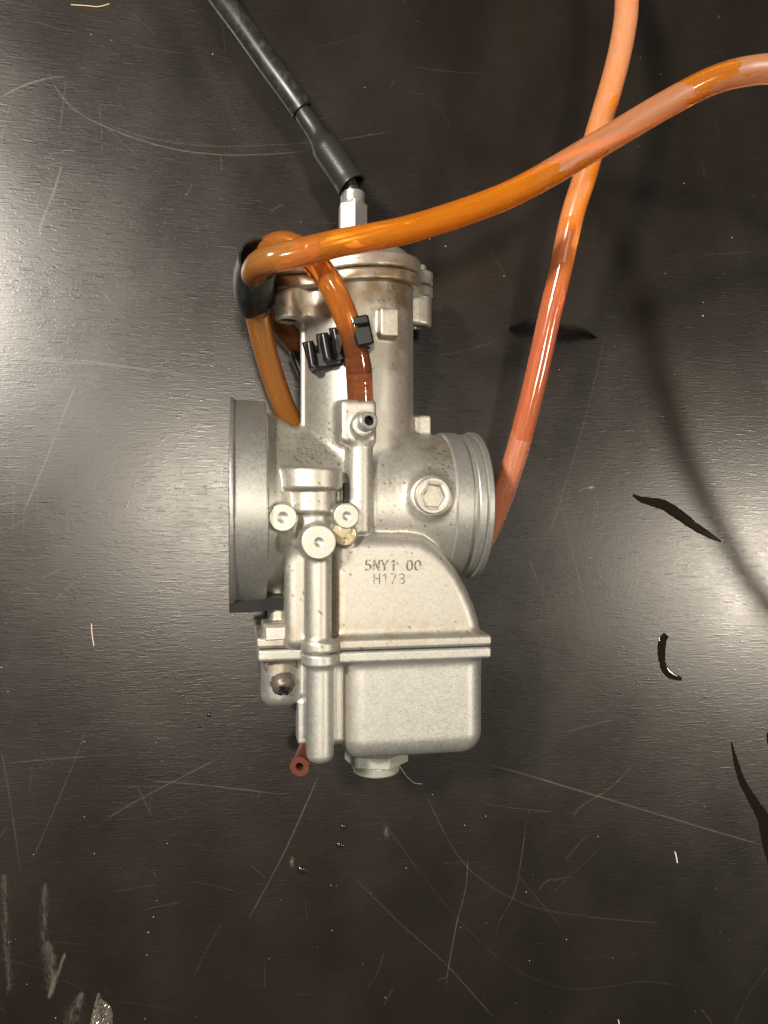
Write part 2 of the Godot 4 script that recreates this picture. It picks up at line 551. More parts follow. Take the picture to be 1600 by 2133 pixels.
func paint(p: Vector3, _g: Vector3) -> Color:
	var a := stain_noise.get_noise_3d(p.x * 2.0, p.y * 2.0, p.z * 2.0)
	var f := fine_noise.get_noise_3d(p.x * 2.4, p.y * 2.4, p.z * 2.4)
	var tan := 0.11 + 0.14 * a
	tan += 1.25 * grime(p, Vector3(7, 15, -66), Vector3(16, 14, 9)) * clampf(0.6 + a, 0, 1)
	tan += 1.2 * grime(p, Vector3(-22, 8, -64), Vector3(9, 9, 9)) * clampf(0.55 + a, 0, 1)
	tan += 0.7 * grime(p, Vector3(9, 20, -47), Vector3(7, 8, 8)) * clampf(0.6 + a, 0, 1)
	tan += 0.8 * grime(p, Vector3(22, 18, -20), Vector3(7, 12, 9)) * clampf(0.6 + a, 0, 1)
	tan += 0.6 * grime(p, Vector3(-25, 16, 38), Vector3(8, 10, 6)) * clampf(0.7 + a, 0, 1)
	tan += 0.55 * grime(p, Vector3(-9.5, 25, 30), Vector3(2.5, 5, 16)) * clampf(0.7 + a, 0, 1)
	tan += 0.3 * grime(p, Vector3(8, 25, 37), Vector3(26, 3, 4)) * clampf(0.7 + a, 0, 1)
	var soot := 0.0
	soot += 0.8 * grime(p, Vector3(-15, 20, -18), Vector3(13, 12, 9))
	soot += 0.55 * grime(p, Vector3(9, 17, -61), Vector3(8, 8, 6))
	soot += 0.5 * grime(p, Vector3(23, 20, -12), Vector3(6, 8, 12))
	soot += 0.45 * grime(p, Vector3(-8, 25, 12), Vector3(6, 6, 6))
	soot += 0.22 * grime(p, Vector3(3, 18, -2), Vector3(12, 8, 9))
	soot += 0.35 * grime(p, Vector3(-24, 14, 18), Vector3(6, 12, 10))
	var c := Color(1.0, 0.995, 0.97) * (1.0 + 0.13 * a)
	c = c.lerp(Color(0.66, 0.50, 0.30), clampf(tan, 0.0, 0.9))
	c = c * (1.0 - 0.55 * clampf(soot + a * 0.35 + 0.05, 0, 1) * clampf(0.55 + 1.2 * f, 0, 1))
	var pit := f + 0.32 * clampf(soot, 0.0, 1.0)
	if pit > 0.55: c = c.lerp(Color(0.13, 0.10, 0.08), clampf((pit - 0.55) * 9.0, 0.0, 0.85))
	return c


func clean_paint(p: Vector3, _g: Vector3) -> Color:
	var a := stain_noise.get_noise_3d(p.x * 2.0, p.y * 2.0, p.z * 2.0)
	var f := fine_noise.get_noise_3d(p.x * 2.2, p.y * 2.2, p.z * 2.2)
	var c := Color(0.97, 0.98, 0.98) * (1.0 + 0.12 * a)
	c = c * (1.0 - 0.5 * grime(p, Vector3(-25, 17, 54), Vector3(6, 7, 6)) * clampf(0.5 + 1.6 * f, 0, 1))
	var tan := 0.05 + 0.12 * a + 0.5 * grime(p, Vector3(-7, 24, 55), Vector3(2.5, 5, 20)) * clampf(0.6 + a, 0, 1)
	tan += 0.6 * grime(p, Vector3(-25, 14, 47), Vector3(8, 10, 4)) * clampf(0.7 + a, 0, 1)
	c = c.lerp(Color(0.78, 0.66, 0.46), clampf(tan, 0.0, 0.8))
	if f > 0.66: c = c.lerp(Color(0.3, 0.29, 0.28), clampf((f - 0.66) * 6.0, 0.0, 0.6))
	return c


# ---------- the scene ----------

func _ready() -> void:
	rng.seed = 4711
	var cam := Camera3D.new()
	cam.name = "camera"
	cam.fov = rad_to_deg(2.0 * atan(1066.5 / LENS))
	cam.near = 0.01; cam.far = 20.0
	cam.position = EYE * MM
	cam.basis = Basis(Vector3.BACK, deg_to_rad(LEAN)) * Basis(Vector3.RIGHT, -PI / 2)
	add_child(cam)
	var env := Environment.new()
	env.background_mode = Environment.BG_COLOR
	env.background_color = Color(0.062, 0.062, 0.062).linear_to_srgb()     # the dim room round the table
	env.tonemap_mode = Environment.TONE_MAPPER_LINEAR
	env.tonemap_exposure = 0.88
	env.sdfgi_enabled = true; env.ssao_enabled = true; env.ssil_enabled = true
	var we := WorldEnvironment.new()
	we.name = "room_air"
	we.environment = env
	add_child(we)
	lamp("lamp_overhead", Vector3(-0.09, 1.5, -0.005), 1.0, 0.06, Color(1.0, 0.95, 0.87))
	lamp("lamp_right", Vector3(1.30, 1.5, 0.17), 1.75, 0.09, Color(1.0, 0.95, 0.87))
	lamp("lamp_behind_left", Vector3(-0.47, 0.70, -0.27), 1.30, 0.042, Color(1.0, 0.962, 0.905))
	make_materials()
	table()
	carburettor()
	hoses()
	cable()
	marks()


func lamp(called: String, where: Vector3, energy: float, radius: float, color: Color) -> void:
	var l := OmniLight3D.new()
	l.name = called
	l.position = where
	l.light_energy = energy; l.light_size = radius; l.light_color = color
	l.omni_range = 6.0; l.omni_attenuation = 2.0
	l.shadow_enabled = true
	add_child(l)


# ---------- the table ----------

const TILE := Vector2(330.0, 440.0)     # mm of table that one texture covers
const SIDE := 2048


func spot(p: Vector2) -> Vector2:       # table mm -> texture pixel
	return Vector2(((p.x - 20.0) / TILE.x + 0.5) * SIDE, (p.y / TILE.y + 0.5) * SIDE)


func dab(im: Image, x: int, y: int, c: Color, a: float) -> void:
	x = posmod(x, SIDE); y = posmod(y, SIDE)
	im.set_pixel(x, y, im.get_pixel(x, y).lerp(c, a))


func scratch(pictures: Array, colors: Array, path: Array, width: float, strength: float) -> void:
	var pts := []
	for q in path:
		var m := at(q[0], q[1])
		pts.append(Vector3(m.x, 0, m.z))
	var line := spline(pts, 0.12) if pts.size() > 2 else PackedVector3Array()
	if pts.size() == 2:
		var n := int(pts[0].distance_to(pts[1]) / 0.12) + 2
		for k in n: line.append(pts[0].lerp(pts[1], float(k) / (n - 1)))
	for k in line.size():
		var u := float(k) / line.size()
		var fade := clampf(minf(u, 1.0 - u) * 9.0, 0.15, 1.0) * (0.72 + 0.4 * fine_noise.get_noise_1d(k * 0.14 + path[0][0]))
		var p := spot(Vector2(line[k].x, line[k].z))
		var r := width / 2.0
		for y in range(int(p.y - r * 0.75), int(p.y + r * 0.75) + 1):
			for x in range(int(p.x - r), int(p.x + r) + 1):
				for n in pictures.size(): dab(pictures[n], x, y, colors[n], clampf(strength * fade, 0.0, 1.0))


func table() -> void:
	var relief := Image.create(SIDE, SIDE, false, Image.FORMAT_L8)
	relief.fill(Color(0.5, 0.5, 0.5))
	for k in 150000:                                                # short pores that run with the grain
		var x := rng.randi_range(0, SIDE - 1)
		var y := rng.randi_range(0, SIDE - 1)
		var n := int(4 + 34 * pow(rng.randf(), 2.5))
		var e := 0.5 + rng.randf_range(-0.17, 0.17) * (1.9 if rng.randf() < 0.04 else 1.0)
		var lean := rng.randf_range(0.015, 0.05)
		var run := 14
		for q in range(0, n, run):
			relief.fill_rect(Rect2i((x + q) % SIDE, (y + int(q * lean)) % SIDE, mini(run, n - q), 1), Color(e, e, e))
	var broad := noise_picture(256, 0.03, 77, 4)
	broad.resize(SIDE, 256, Image.INTERPOLATE_CUBIC)                # drawn out along the grain
	broad.resize(SIDE, SIDE, Image.INTERPOLATE_CUBIC)
	var streak := noise(0.02, 31, 4).get_seamless_image(512, 1024)
	streak.resize(SIDE, SIDE, Image.INTERPOLATE_CUBIC)
	var rb := relief.get_data()
	broad.convert(Image.FORMAT_L8); streak.convert(Image.FORMAT_L8)
	var bb := broad.get_data()
	var color := Image.create(SIDE, SIDE, false, Image.FORMAT_RGB8)
	var cb := PackedByteArray(); cb.resize(SIDE * SIDE * 3)
	for k in SIDE * SIDE:
		var e := 23 + ((bb[k] - 128) >> 5) + ((rb[k] - 128) >> 4)
		cb[3 * k] = e + 4; cb[3 * k + 1] = e - 1; cb[3 * k + 2] = e - 6
	color.set_data(SIDE, SIDE, false, Image.FORMAT_RGB8, cb)
	var rough := Image.create(SIDE, SIDE, false, Image.FORMAT_L8)
	var sb := PackedByteArray(); sb.resize(SIDE * SIDE)
	for k in SIDE * SIDE: sb[k] = 78 + ((bb[k] - 128) >> 4) - ((rb[k] - 128) >> 2)
	rough.set_data(SIDE, SIDE, false, Image.FORMAT_L8, sb)
	var three := [color, rough, relief]
	var pale := [Color(0.40, 0.37, 0.33), Color(0.55, 0.55, 0.55), Color(0.60, 0.60, 0.60)]
	for q in [
		[[[98, 135], [115, 180], [165, 235], [260, 280], [360, 310], [460, 322], [560, 321], [660, 312]], 1.6, 0.42],
		[[[200, 248], [300, 285], [420, 303], [540, 303], [700, 292], [855, 266]], 1.3, 0.30],
		[[[0, 203], [50, 178], [100, 163], [138, 160]], 2.6, 0.38], [[[138, 160], [130, 230], [124, 275]], 3.0, 0.14],
		[[[130, 340], [112, 400], [85, 470], [82, 500]], 4.5, 0.18], [[[92, 345], [132, 338]], 3.0, 0.16],
		[[[0, 300], [22, 215]], 1.6, 0.25], [[[270, 95], [385, 112]], 2.0, 0.22], [[[375, 165], [500, 176]], 2.0, 0.14],
		[[[460, 325], [462, 356]], 2.4, 0.34], [[[402, 382], [388, 408]], 2.0, 0.28], [[[165, 140], [215, 152]], 1.8, 0.3],
		[[[0, 728], [90, 746], [180, 752], [300, 768], [420, 785]], 1.6, 0.40], [[[0, 735], [100, 752], [220, 760], [330, 775]], 1.4, 0.36],
		[[[0, 795], [60, 808], [110, 822]], 1.5, 0.3], [[[165, 785], [130, 870], [95, 960], [48, 1070]], 1.8, 0.46],
		[[[255, 935], [222, 1000], [205, 1055]], 1.6, 0.34], [[[212, 605], [230, 628]], 1.8, 0.4], [[[205, 810], [190, 795]], 1.5, 0.3],
		[[[0, 590], [20, 1000]], 1.2, 0.14], [[[145, 1080], [128, 1150]], 1.3, 0.26], [[[85, 1205], [130, 1185]], 1.8, 0.3],
		[[[110, 1255], [160, 1210], [222, 1182]], 1.5, 0.3], [[[0, 1115], [60, 1075]], 1.4, 0.3], [[[30, 970], [26, 1120]], 1.2, 0.2], [[[55, 940], [48, 1130]], 1.2, 0.2], [[[78, 950], [80, 1110]], 1.2, 0.2],
		[[[380, 780], [330, 880], [290, 980], [250, 1080]], 1.3, 0.20], [[[610, 800], [640, 870]], 1.2, 0.1],
		[[[205, 1716], [300, 1660], [470, 1572]], 1.5, 0.42], [[[300, 1626], [420, 1635], [590, 1655]], 1.6, 0.44], [[[0, 1592], [120, 1580], [280, 1570]], 1.4, 0.34],
		[[[285, 1635], [317, 1702]], 1.6, 0.36], [[[316, 1632], [312, 1690]], 1.3, 0.25], [[[185, 1505], [145, 1610], [62, 1805]], 1.4, 0.28], [[[0, 1550], [20, 1660], [44, 1825]], 1.4, 0.30],
		[[[75, 1550], [112, 1598]], 1.3, 0.24], [[[68, 1590], [62, 1655]], 2.2, 0.18], [[[0, 1745], [15, 1720]], 2.0, 0.3],
		[[[665, 1612], [640, 1670], [590, 1780], [515, 1920]], 2.0, 0.52], [[[975, 1780], [970, 1850], [950, 1930], [932, 2030], [930, 2060]], 2.0, 0.5],
		[[[1098, 1700], [1075, 1850], [1040, 1920], [1034, 1952]], 1.6, 0.34], [[[870, 1620], [940, 1760], [1000, 1830], [1100, 1885], [1230, 1910], [1400, 1925]], 1.5, 0.30],
		[[[730, 1820], [830, 1920], [930, 2010], [1040, 2133]], 1.7, 0.38], [[[770, 1670], [870, 1810], [960, 1920], [1060, 2010], [1190, 2060], [1360, 2045], [1480, 2078]], 1.3, 0.22],
		[[[800, 1980], [785, 2030], [762, 2060]], 1.5, 0.3], [[[820, 2056], [798, 2098]], 1.8, 0.4], [[[910, 2042], [930, 2036]], 2.2, 0.4],
		[[[1000, 1588], [1090, 1612], [1250, 1660], [1450, 1720], [1600, 1764]], 2.2, 0.50], [[[1320, 1592], [1270, 1642], [1210, 1680], [1192, 1704]], 1.6, 0.46],
		[[[1000, 1672], [1060, 1682], [1155, 1692]], 1.4, 0.30], [[[1225, 1738], [1195, 1770], [1175, 1795]], 1.5, 0.36], [[[1190, 1824], [1160, 1832], [1140, 1835], [1118, 1858]], 1.5, 0.42],
		[[[1180, 1525], [1240, 1508], [1280, 1500]], 1.6, 0.34], [[[1340, 1470], [1440, 1535]], 1.4, 0.22], [[[1600, 2015], [1560, 2070], [1530, 2133]], 1.5, 0.34], [[[1460, 2100], [1485, 2133]], 2.0, 0.5],
		[[[1262, 690], [1240, 790], [1205, 920], [1168, 1040], [1152, 1090], [1125, 1150]], 1.4, 0.40], [[[1160, 1010], [1190, 1140], [1215, 1250], [1240, 1350]], 1.4, 0.34],
		[[[1102, 1165], [1120, 1212]], 1.8, 0.5], [[[1131, 1215], [1130, 1252]], 1.6, 0.42], [[[1205, 1025], [1215, 1018], [1234, 1016]], 2.6, 0.36], [[[1240, 1040], [1246, 1060], [1232, 1090]], 1.8, 0.34],
		[[[1260, 400], [1232, 520]], 1.3, 0.16], [[[1490, 250], [1500, 285]], 1.4, 0.22], [[[1480, 280], [1532, 530]], 1.3, 0.13], [[[1350, 60], [1420, 20]], 1.3, 0.12], [[[840, 195], [900, 205], [950, 290]], 1.3, 0.14],
		[[[560, 440], [592, 425]], 3.5, 0.2], [[[576, 462], [600, 490]], 1.4, 0.22], [[[300, 1895], [370, 1880], [380, 1878]], 1.5, 0.34], [[[235, 1858], [330, 1842]], 1.4, 0.26], [[[320, 1815], [325, 1828]], 2.0, 0.4], [[[390, 1835], [445, 1845], [520, 1865]], 1.3, 0.2], [[[520, 1800], [556, 1832]], 1.4, 0.3], [[[635, 1870], [640, 1920]], 1.4, 0.28], [[[550, 2005], [553, 2060]], 1.5, 0.28], [[[128, 2040], [175, 2062]], 1.6, 0.24], [[[245, 2085], [380, 2105]], 1.4, 0.2],
	]:
		scratch(three, pale, q[0], q[1] * 0.8, q[2] * 0.30)
	for k in 100:                                                  # the many faint ones of years of use
		var o := Vector2(rng.randf_range(-100, 1700), rng.randf_range(-100, 2240))
		var a := rng.randf_range(-0.35, 0.35) if rng.randf() < 0.6 else rng.randf_range(0, TAU)
		var n := 20.0 + 190.0 * pow(rng.randf(), 2.0)
		var e := Vector2(cos(a), sin(a)) * n
		var b := e.orthogonal() * rng.randf_range(-0.03, 0.03)
		scratch(three, pale, [[o.x, o.y], [o.x + e.x * 0.5 + b.x, o.y + e.y * 0.5 + b.y], [o.x + e.x, o.y + e.y]], 0.8, rng.randf_range(0.03, 0.10))
	var chalk := [Color(0.34, 0.32, 0.27), Color(0.72, 0.72, 0.72)]    # scuffed, greyed streaks in the corner
	for q in [[[95, 1840], [88, 1910], [92, 1970], [105, 2062], 9.0, 24.0], [[100, 1960], [108, 1990], [115, 2020], [104, 2070], 22.0, 8.0], [[135, 1985], [122, 2020], [110, 2050], [103, 2075], 5.0, 10.0], [[10, 1820], [8, 1900], [14, 1980], [20, 2060], 14.0, 14.0], [[172, 2065], [160, 2090], [150, 2110], [140, 2150], 8.0, 50.0]]:
		for k in 1500:
			var u := rng.randf()
			var p := Vector2(q[0][0], q[0][1]).bezier_interpolate(Vector2(q[1][0], q[1][1]), Vector2(q[2][0], q[2][1]), Vector2(q[3][0], q[3][1]), u)
			var off := rng.randfn() * 0.3
			p.x += off * lerpf(q[4], q[5], u)
			if fine_noise.get_noise_2d(off * 14.0, u * 5.0) < -0.1: continue
			var m := at(p.x, p.y)
			var t := spot(Vector2(m.x, m.z))
			for n in 5:
				dab(color, int(t.x), int(t.y) + n, chalk[0], 0.09); dab(rough, int(t.x), int(t.y) + n, chalk[1], 0.15)
	for q in [[805, 1732, 8, 16], [608, 1795, 7, 14], [1232, 1015, 8, 5]]:   # dried drips
		for k in 260:
			var m := at(q[0] + rng.randfn() * q[2] * 0.4, q[1] + rng.randfn() * q[3] * 0.4)
			var t := spot(Vector2(m.x, m.z))
			dab(color, int(t.x), int(t.y), Color(0.55, 0.53, 0.45), 0.25)
	for k in 16000:                                                 # an old oil stain that has soaked in
		var u := rng.randf()
		var q := Vector2(lerpf(1060, 1242, u), 686 + 16 * u + rng.randfn() * 0.36 * 34.0 * pow(sin(PI * pow(u, 0.8)), 0.8))
		var m := at(q.x, q.y + 6.0 * fine_noise.get_noise_2d(q.x * 0.02, 3.0))
		var e := spot(Vector2(m.x, m.z))
		for n in 3:
			dab(color, int(e.x) + n, int(e.y), Color(0.05, 0.03, 0.02), 0.25); dab(rough, int(e.x) + n, int(e.y), Color(0.12, 0.12, 0.12), 0.12)
	var wood := plain("dark stained wood", Color.WHITE, 1.0)
	wood.albedo_texture = ImageTexture.create_from_image(color)
	wood.roughness_texture = ImageTexture.create_from_image(rough)
	wood.heightmap_enabled = true
	wood.heightmap_texture = ImageTexture.create_from_image(relief)
	wood.heightmap_scale = 0.0085
	wood.metallic_specular = 0.6
	var s := Shape.new()
	var a := Vector2(-700, -620)
	var b := Vector2(700, 620)
	var uv := func(x: float, z: float) -> Vector2: return Vector2((x - 20.0) / TILE.x + 0.5, z / TILE.y + 0.5)
	var c := [Vector3(a.x, 0, a.y), Vector3(b.x, 0, a.y), Vector3(b.x, 0, b.y), Vector3(a.x, 0, b.y)]
	var top := []
	for p in c: top.append(s.add(p, Vector3.UP, uv.call(p.x, p.z)))
	s.quad(top[0], top[1], top[2], top[3])
	for k in 4:
		var p: Vector3 = c[k]
		var q: Vector3 = c[(k + 1) % 4]
		s.flat_quad(p, q, q + Vector3.DOWN * 30, p + Vector3.DOWN * 30, (p + q) / 2)
	s.flat_quad(c[0] + Vector3.DOWN * 30, c[1] + Vector3.DOWN * 30, c[2] + Vector3.DOWN * 30, c[3] + Vector3.DOWN * 30, Vector3.DOWN)
	var o := part("table", s, wood, self)
	tag(o, "scratched dark brown wooden table top under the carburettor", "table", "", "structure")


# ---------- the carburettor ----------

func carburettor() -> void:
	var k := thing("carburettor", SEAT, "used grey cast metal carburettor lying on its side on the dark table", "carburettor")
	var paint_it: Callable = paint
	var clean: Callable = clean_paint

	# main casting
	var f := Field.new(Vector3(-37, -29, -75), Vector3(40, 35, 44), 0.6)
	f.cyl(2, Vector3(0, 0, -30), 17.7, 38.5, 0.8, 1.0)                                        # slide tower
	f.box(Vector3(-17.2, 3, -42), Vector3(1.3, 1.3, 27), 0.6, 1.0)                            # its seam rib
	f.spin_x([[-30.5, 29.0], [-26.0, 27.6], [-21.0, 24.6], [-14.0, 22.2], [-6.0, 20.6], [8.0, 21.6], [16.0, 22.6], [27.5, 22.8]], 0, 0, 2.5)
	var hull := PackedVector2Array([Vector2(-12, 8.8), Vector2(11.5, 8.8), Vector2(16.0, 9.6), Vector2(19.5, 11.8), Vector2(23.0, 15.2), Vector2(26.4, 19.6), Vector2(29.4, 24.8), Vector2(31.6, 29.8), Vector2(33.2, 35.0), Vector2(33.9, 40.5), Vector2(-12, 40.5)])
	f.slab(hull, -24, 25, 4.4, 1.6)
	f.box(Vector3(-16, 2, 26), Vector3(8.5, 20, 16), 3, 2.0)                                  # web behind the column
	f.box(Vector3(-25, 2, 30), Vector3(3.2, 12, 10), 1.5, 1.5)
	f.cyl(2, Vector3(-15.6, 27.2, 26), 3.8, 15.5, 0.8, 1.6)                                   # column
	f.box(Vector3(12.6, -0.3, 39.9), Vector3(23.1, 27.4, 1.6), 0.8, 2.6)                      # upper flange
	f.box(Vector3(-20.5, 0, 39.9), Vector3(12.0, 19.5, 1.6), 0.7, 1.0)
	f.cyl(2, Vector3(-15.1, 26.4, 39.9), 5.3, 1.6, 0.6, 1.4)
	f.box(Vector3(-25.2, 12, 37.0), Vector3(5.6, 6, 2.6), 0.8, 0.4)                           # lug pad
	f.cyl(2, Vector3(-17.4, 22, -7.2), 9.4, 3.1, 0.8, 0.7)                                    # choke housing, stepped
	f.cyl(2, Vector3(-16.9, 21.5, -1.0), 7.2, 3.6, 0.9, 0.7)
	f.cyl(2, Vector3(-16.6, 21.5, 6.0), 5.4, 6.0, 0.8, 1.0)
	f.cyl(1, Vector3(-16.1, 22, 10.4), 4.9, 10.0, 0.6, 1.2)                                   # bosses towards the viewer
	f.cyl(1, Vector3(-25.6, 20, 3.7), 3.7, 8.6, 0.5, 0.8)
	f.cyl(1, Vector3(-7.8, 20, 3.4), 3.8, 8.6, 0.5, 1.0)
	f.cyl(1, Vector3(-8.0, 18, 8.4), 3.6, 8.6, 0.8, 1.0)
	f.box(Vector3(-3.5, 14, -24.0), Vector3(5.4, 9.6, 6.4), 1.5, 1.4)                         # hose block and its column
	f.cyl(2, Vector3(-2.7, 19.6, -6), 3.9, 14.5, 0.8, 1.6)
	f.cyl(1, Vector3(-2.4, 20, -22.6), 3.3, 5.0, 1.0, 1.4)
	f.box(Vector3(6.2, 17.5, -53.7), Vector3(2.9, 3.4, 4.1), 0.4, 0.7)                        # square pad on the tower
	f.cyl(1, Vector3(18.2, 18, -2.6), 6.3, 5.6, 1.0, 2.6)                                     # boss of the socket plug
	f.box(Vector3(20.8, 0, -25.5), Vector3(2.8, 2.6, 3.4), 0.4, 0.5)
	f.cyl(2, Vector3(-22.3, 8, -62.0), 4.5, 6.5, 1.0, 1.5)                                    # ears for the cap screws
	f.box(Vector3(-17.5, 7, -61.0), Vector3(4.5, 3.6, 4.5), 1.0, 1.5)
	f.cyl(2, Vector3(22.0, -8, -65.5), 4.2, 6.0, 1.0, 1.5)
	f.box(Vector3(17.5, -7, -64.5), Vector3(4.5, 3.4, 4.5), 1.0, 1.5)
	f.cyl(2, Vector3(-22.6, 8.6, -56.0), 2.3, 2.6, 0.2, 0.2, true)
	f.cyl(2, Vector3(22.0, -7.8, -60.0), 2.1, 2.6, 0.2, 0.2, true)
	f.box(Vector3(0, -24.0, 4), Vector3(9, 9.8, 10), 1.5, 1.5)                                # foot on the far side, on which it rests
	f.spin_x([[-34, 25.5], [-24, 20.5], [-12, 18.0], [30, 18.0]], 0, 0, 0.3, true)            # bore
	part("body_casting", f.net(paint_it), mat.cast, k)

	# tower flange and cap, which lean a little
	for layer in 2:
		var lo: float = [-70.6, -75.6][layer]
		var hi: float = [-66.9, -71.0][layer]
		var g := Field.new(Vector3(-30, -23, -84), Vector3(29, 25, -62), 0.5)
		var R: float = [20.2, 20.0][layer]
		g.stamp(Vector3(-29, -22, lo - 3), Vector3(28, 24, hi + 3), 0.5, func(x: float, y: float, z: float) -> float:
			var a := sqrt(x * x + (y - 0.4) * (y - 0.4)) - R
			var b := sqrt((x + 22.3) * (x + 22.3) + (y - 8) * (y - 8)) - 5.0
			var c := sqrt((x - 22.0) * (x - 22.0) + (y + 8) * (y + 8)) - 4.7
			var m := maxf(9.0 - absf(a - b), 0.0)
			var o := minf(a, b) - m * m / 36.0
			m = maxf(7.0 - absf(o - c), 0.0)
			o = minf(o, c) - m * m / 28.0 + 0.7
			var w := z + 0.085 * x - 0.03 * y
			var e := absf(w - (lo + hi) / 2) - (hi - lo) / 2 + 0.7
			var p := maxf(o, 0.0); var q := maxf(e, 0.0)
			return sqrt(p * p + q * q) + minf(maxf(o, e), 0.0) - 0.7)
		if layer: g.cyl(2, Vector3(0, 0, -76.5), 16.5, 3.0, 1.6, 2.0)
		part(["tower_flange", "top_cap"][layer], g.net(paint_it), mat.cast, k)
	for e in [[Vector3(22.0, -8, -77.0), 2.6], [Vector3(-22.3, 8, -72.5), 2.6]]:
		var s := Shape.new()
		lathe(s, [[0.0, 3.2], [2.2, 3.2], [e[1], 2.8], [e[1], 0.0]], axis(e[0], Vector3.FORWARD), 0.0)
		lathe(s, [[0.0, -1.0], [0.5, -1.0]], axis(e[0], Vector3.FORWARD))
		part("cap_screw", s, mat.zinc, k)

	# bell mouth
	var bell := Field.new(Vector3(-42.5, -35, -35), Vector3(-27.5, 35, 36), 0.5)
	bell.cyl(0, Vector3(-34.5, 0, 0), 32.2, 5.1, 0.6, 0.3)
	bell.cyl(0, Vector3(-39.5, 0, 0), 33.1, 0.75, 0.3, 0.2)
	bell.stamp(Vector3(-38.6, -35, 27.4), Vector3(-28, 35, 36), 0.3, func(x: float, y: float, z: float) -> float:
		return maxf(maxf(27.9 - z, -38.5 - x), -y - 25.0), true)
	bell.spin_x([[-43, 31.6], [-39.0, 30.6], [-34, 25.4], [-27, 21.4]], 0, 0, 0.3, true)
	part("bell_mouth", bell.net(func(p: Vector3, g: Vector3) -> Color: return clean_paint(p * 0.8, g) * 0.80), mat.ring, k)
	var s := Shape.new()                                                                       # sawn shelf under the bell
	var shelf := PackedVector2Array([Vector2(-40.1, 27.9), Vector2(-24.5, 28.2), Vector2(-22.8, 29.6), Vector2(-21.6, 29.2), Vector2(-21.2, 31.0), Vector2(-22.4, 32.4), Vector2(-27.0, 32.6), Vector2(-40.1, 33.0)])
	prism(s, shelf, -8.0, 5.5, 0.3, Transform3D(Basis(Vector3.RIGHT, 0.30), Vector3(0, 19.8, -1.5)))
	var cut := part("cut_edge", s, mat.dark_cut, k)
	cut.set_meta("label", "dark sawn off edge under the bell mouth")
	s = Shape.new()
	lathe(s, [[0.0, 0.1], [0.5, 0.1], [0.5, -0.3]], axis(Vector3(-22.9, 16.9, 29.4), Vector3.UP), 0.0, Color.WHITE, 16)
	part("drill_hole", s, mat.hole, k)

	# outlet spigot with its clamp grooves
	s = Shape.new()
	lathe(s, [[18.0, 26.0], [22.6, 26.0], [23.1, 26.3], [23.5, 26.7], [23.5, 31.2], [23.1, 31.6], [22.0, 31.9], [22.0, 32.9], [22.9, 33.4], [23.1, 33.7], [23.1, 35.6], [22.8, 35.8], [23.7, 36.0], [23.9, 36.2], [23.9, 37.6], [23.5, 38.0], [19.4, 38.0], [18.6, 37.2], [18.0, 26.0]], axis(Vector3.ZERO, Vector3.RIGHT), 0.0, Color(0.95, 0.96, 0.95), 120)
	part("outlet_spigot", s, mat.ring, k)

	# float bowl
	var w := Field.new(Vector3(-36, -30, 40.5), Vector3(39, 35, 77), 0.6)
	w.box(Vector3(13.2, 0.4, 57.75), Vector3(21.6, 24.4, 16.85), 6.6, 1.0)
	w.box(Vector3(12.6, -0.3, 43.5), Vector3(23.0, 27.2, 1.75), 0.7, 2.8)
	w.box(Vector3(-20.5, 0, 43.6), Vector3(11.6, 19.2, 1.85), 0.6, 0.8)
	w.cyl(2, Vector3(-15.1, 26.4, 43.5), 5.2, 1.75, 0.6, 1.4)
	w.cyl(2, Vector3(-15.0, 26.6, 58.0), 3.9, 14.6, 2.4, 1.4)
	w.box(Vector3(-13, 8, 57), Vector3(5, 14, 13), 2.0, 2.0)
	w.cyl(2, Vector3(-25.2, 10, 51.5), 5.8, 8.6, 3.4, 1.5)
	w.box(Vector3(-20.5, 4, 50.0), Vector3(4.5, 9, 8), 2.0, 1.5)
	w.box(Vector3(-18.6, 9.0, 65.0), Vector3(1.6, 4, 6.5), 0.6, 1.2)
	w.box(Vector3(35.2, 10, 46.0), Vector3(1.6, 3, 2.0), 1.0, 0.6)
	w.spin_x([[-40, 0.0], [-39, 0.0]], 0, 0, 0.1)
	part("float_bowl", w.net(clean), mat.cast, k)
	s = Shape.new()                                                                            # gasket in the joint
	prism(s, PackedVector2Array([Vector2(-31.5, -18.5), Vector2(-10, -18.5), Vector2(-10, -27.2), Vector2(35.4, -27.2), Vector2(35.4, 26.4), Vector2(-11.5, 26.4), Vector2(-12, 30), Vector2(-18, 30), Vector2(-19, 18.6), Vector2(-31.5, 18.6)]), 0.0, 0.6, 0.05, Transform3D(Basis(Vector3.RIGHT, Vector3.BACK, Vector3.UP), Vector3(0, 0, 41.3)))
	part("bowl_gasket", s, mat.hole, k)

	# plugs, discs and nuts
	for d in [[Vector3(-16.1, 31.8, 10.4), 4.75, 1.7, 1.4], [Vector3(-25.6, 28.4, 3.7), 3.9, 1.2, 1.7], [Vector3(-7.8, 28.4, 3.3), 3.6, 0.9, 1.3]]:
		s = Shape.new()
		var R: float = d[1]
		var q: float = d[3]
		lathe(s, [[0.0, d[2] - 0.55], [q * 0.35, d[2] - 0.5], [q * 0.8, d[2] - 0.15], [q, d[2]], [R - 0.35, d[2]], [R - 0.1, d[2] - 0.12], [R, d[2] - 0.4], [R, 0.0]], axis(d[0], Vector3(0.02, 1, 0.03)), 0.0, Color(1, 0.99, 0.94))
		part("blanking_plug", s, mat.cast, k)
	var blob := Field.new(Vector3(-13, 22, 4.5), Vector3(-3, 31, 15), 0.35)
	blob.cyl(1, Vector3(-8.0, 25.4, 8.3), 3.5, 2.2, 0.8, 0.6)
	blob.cyl(1, Vector3(-8.4, 27.4, 6.9), 2.0, 1.0, 0.8, 1.4)
	blob.cyl(1, Vector3(-9.2, 27.2, 9.9), 1.2, 0.9, 0.7, 1.0)
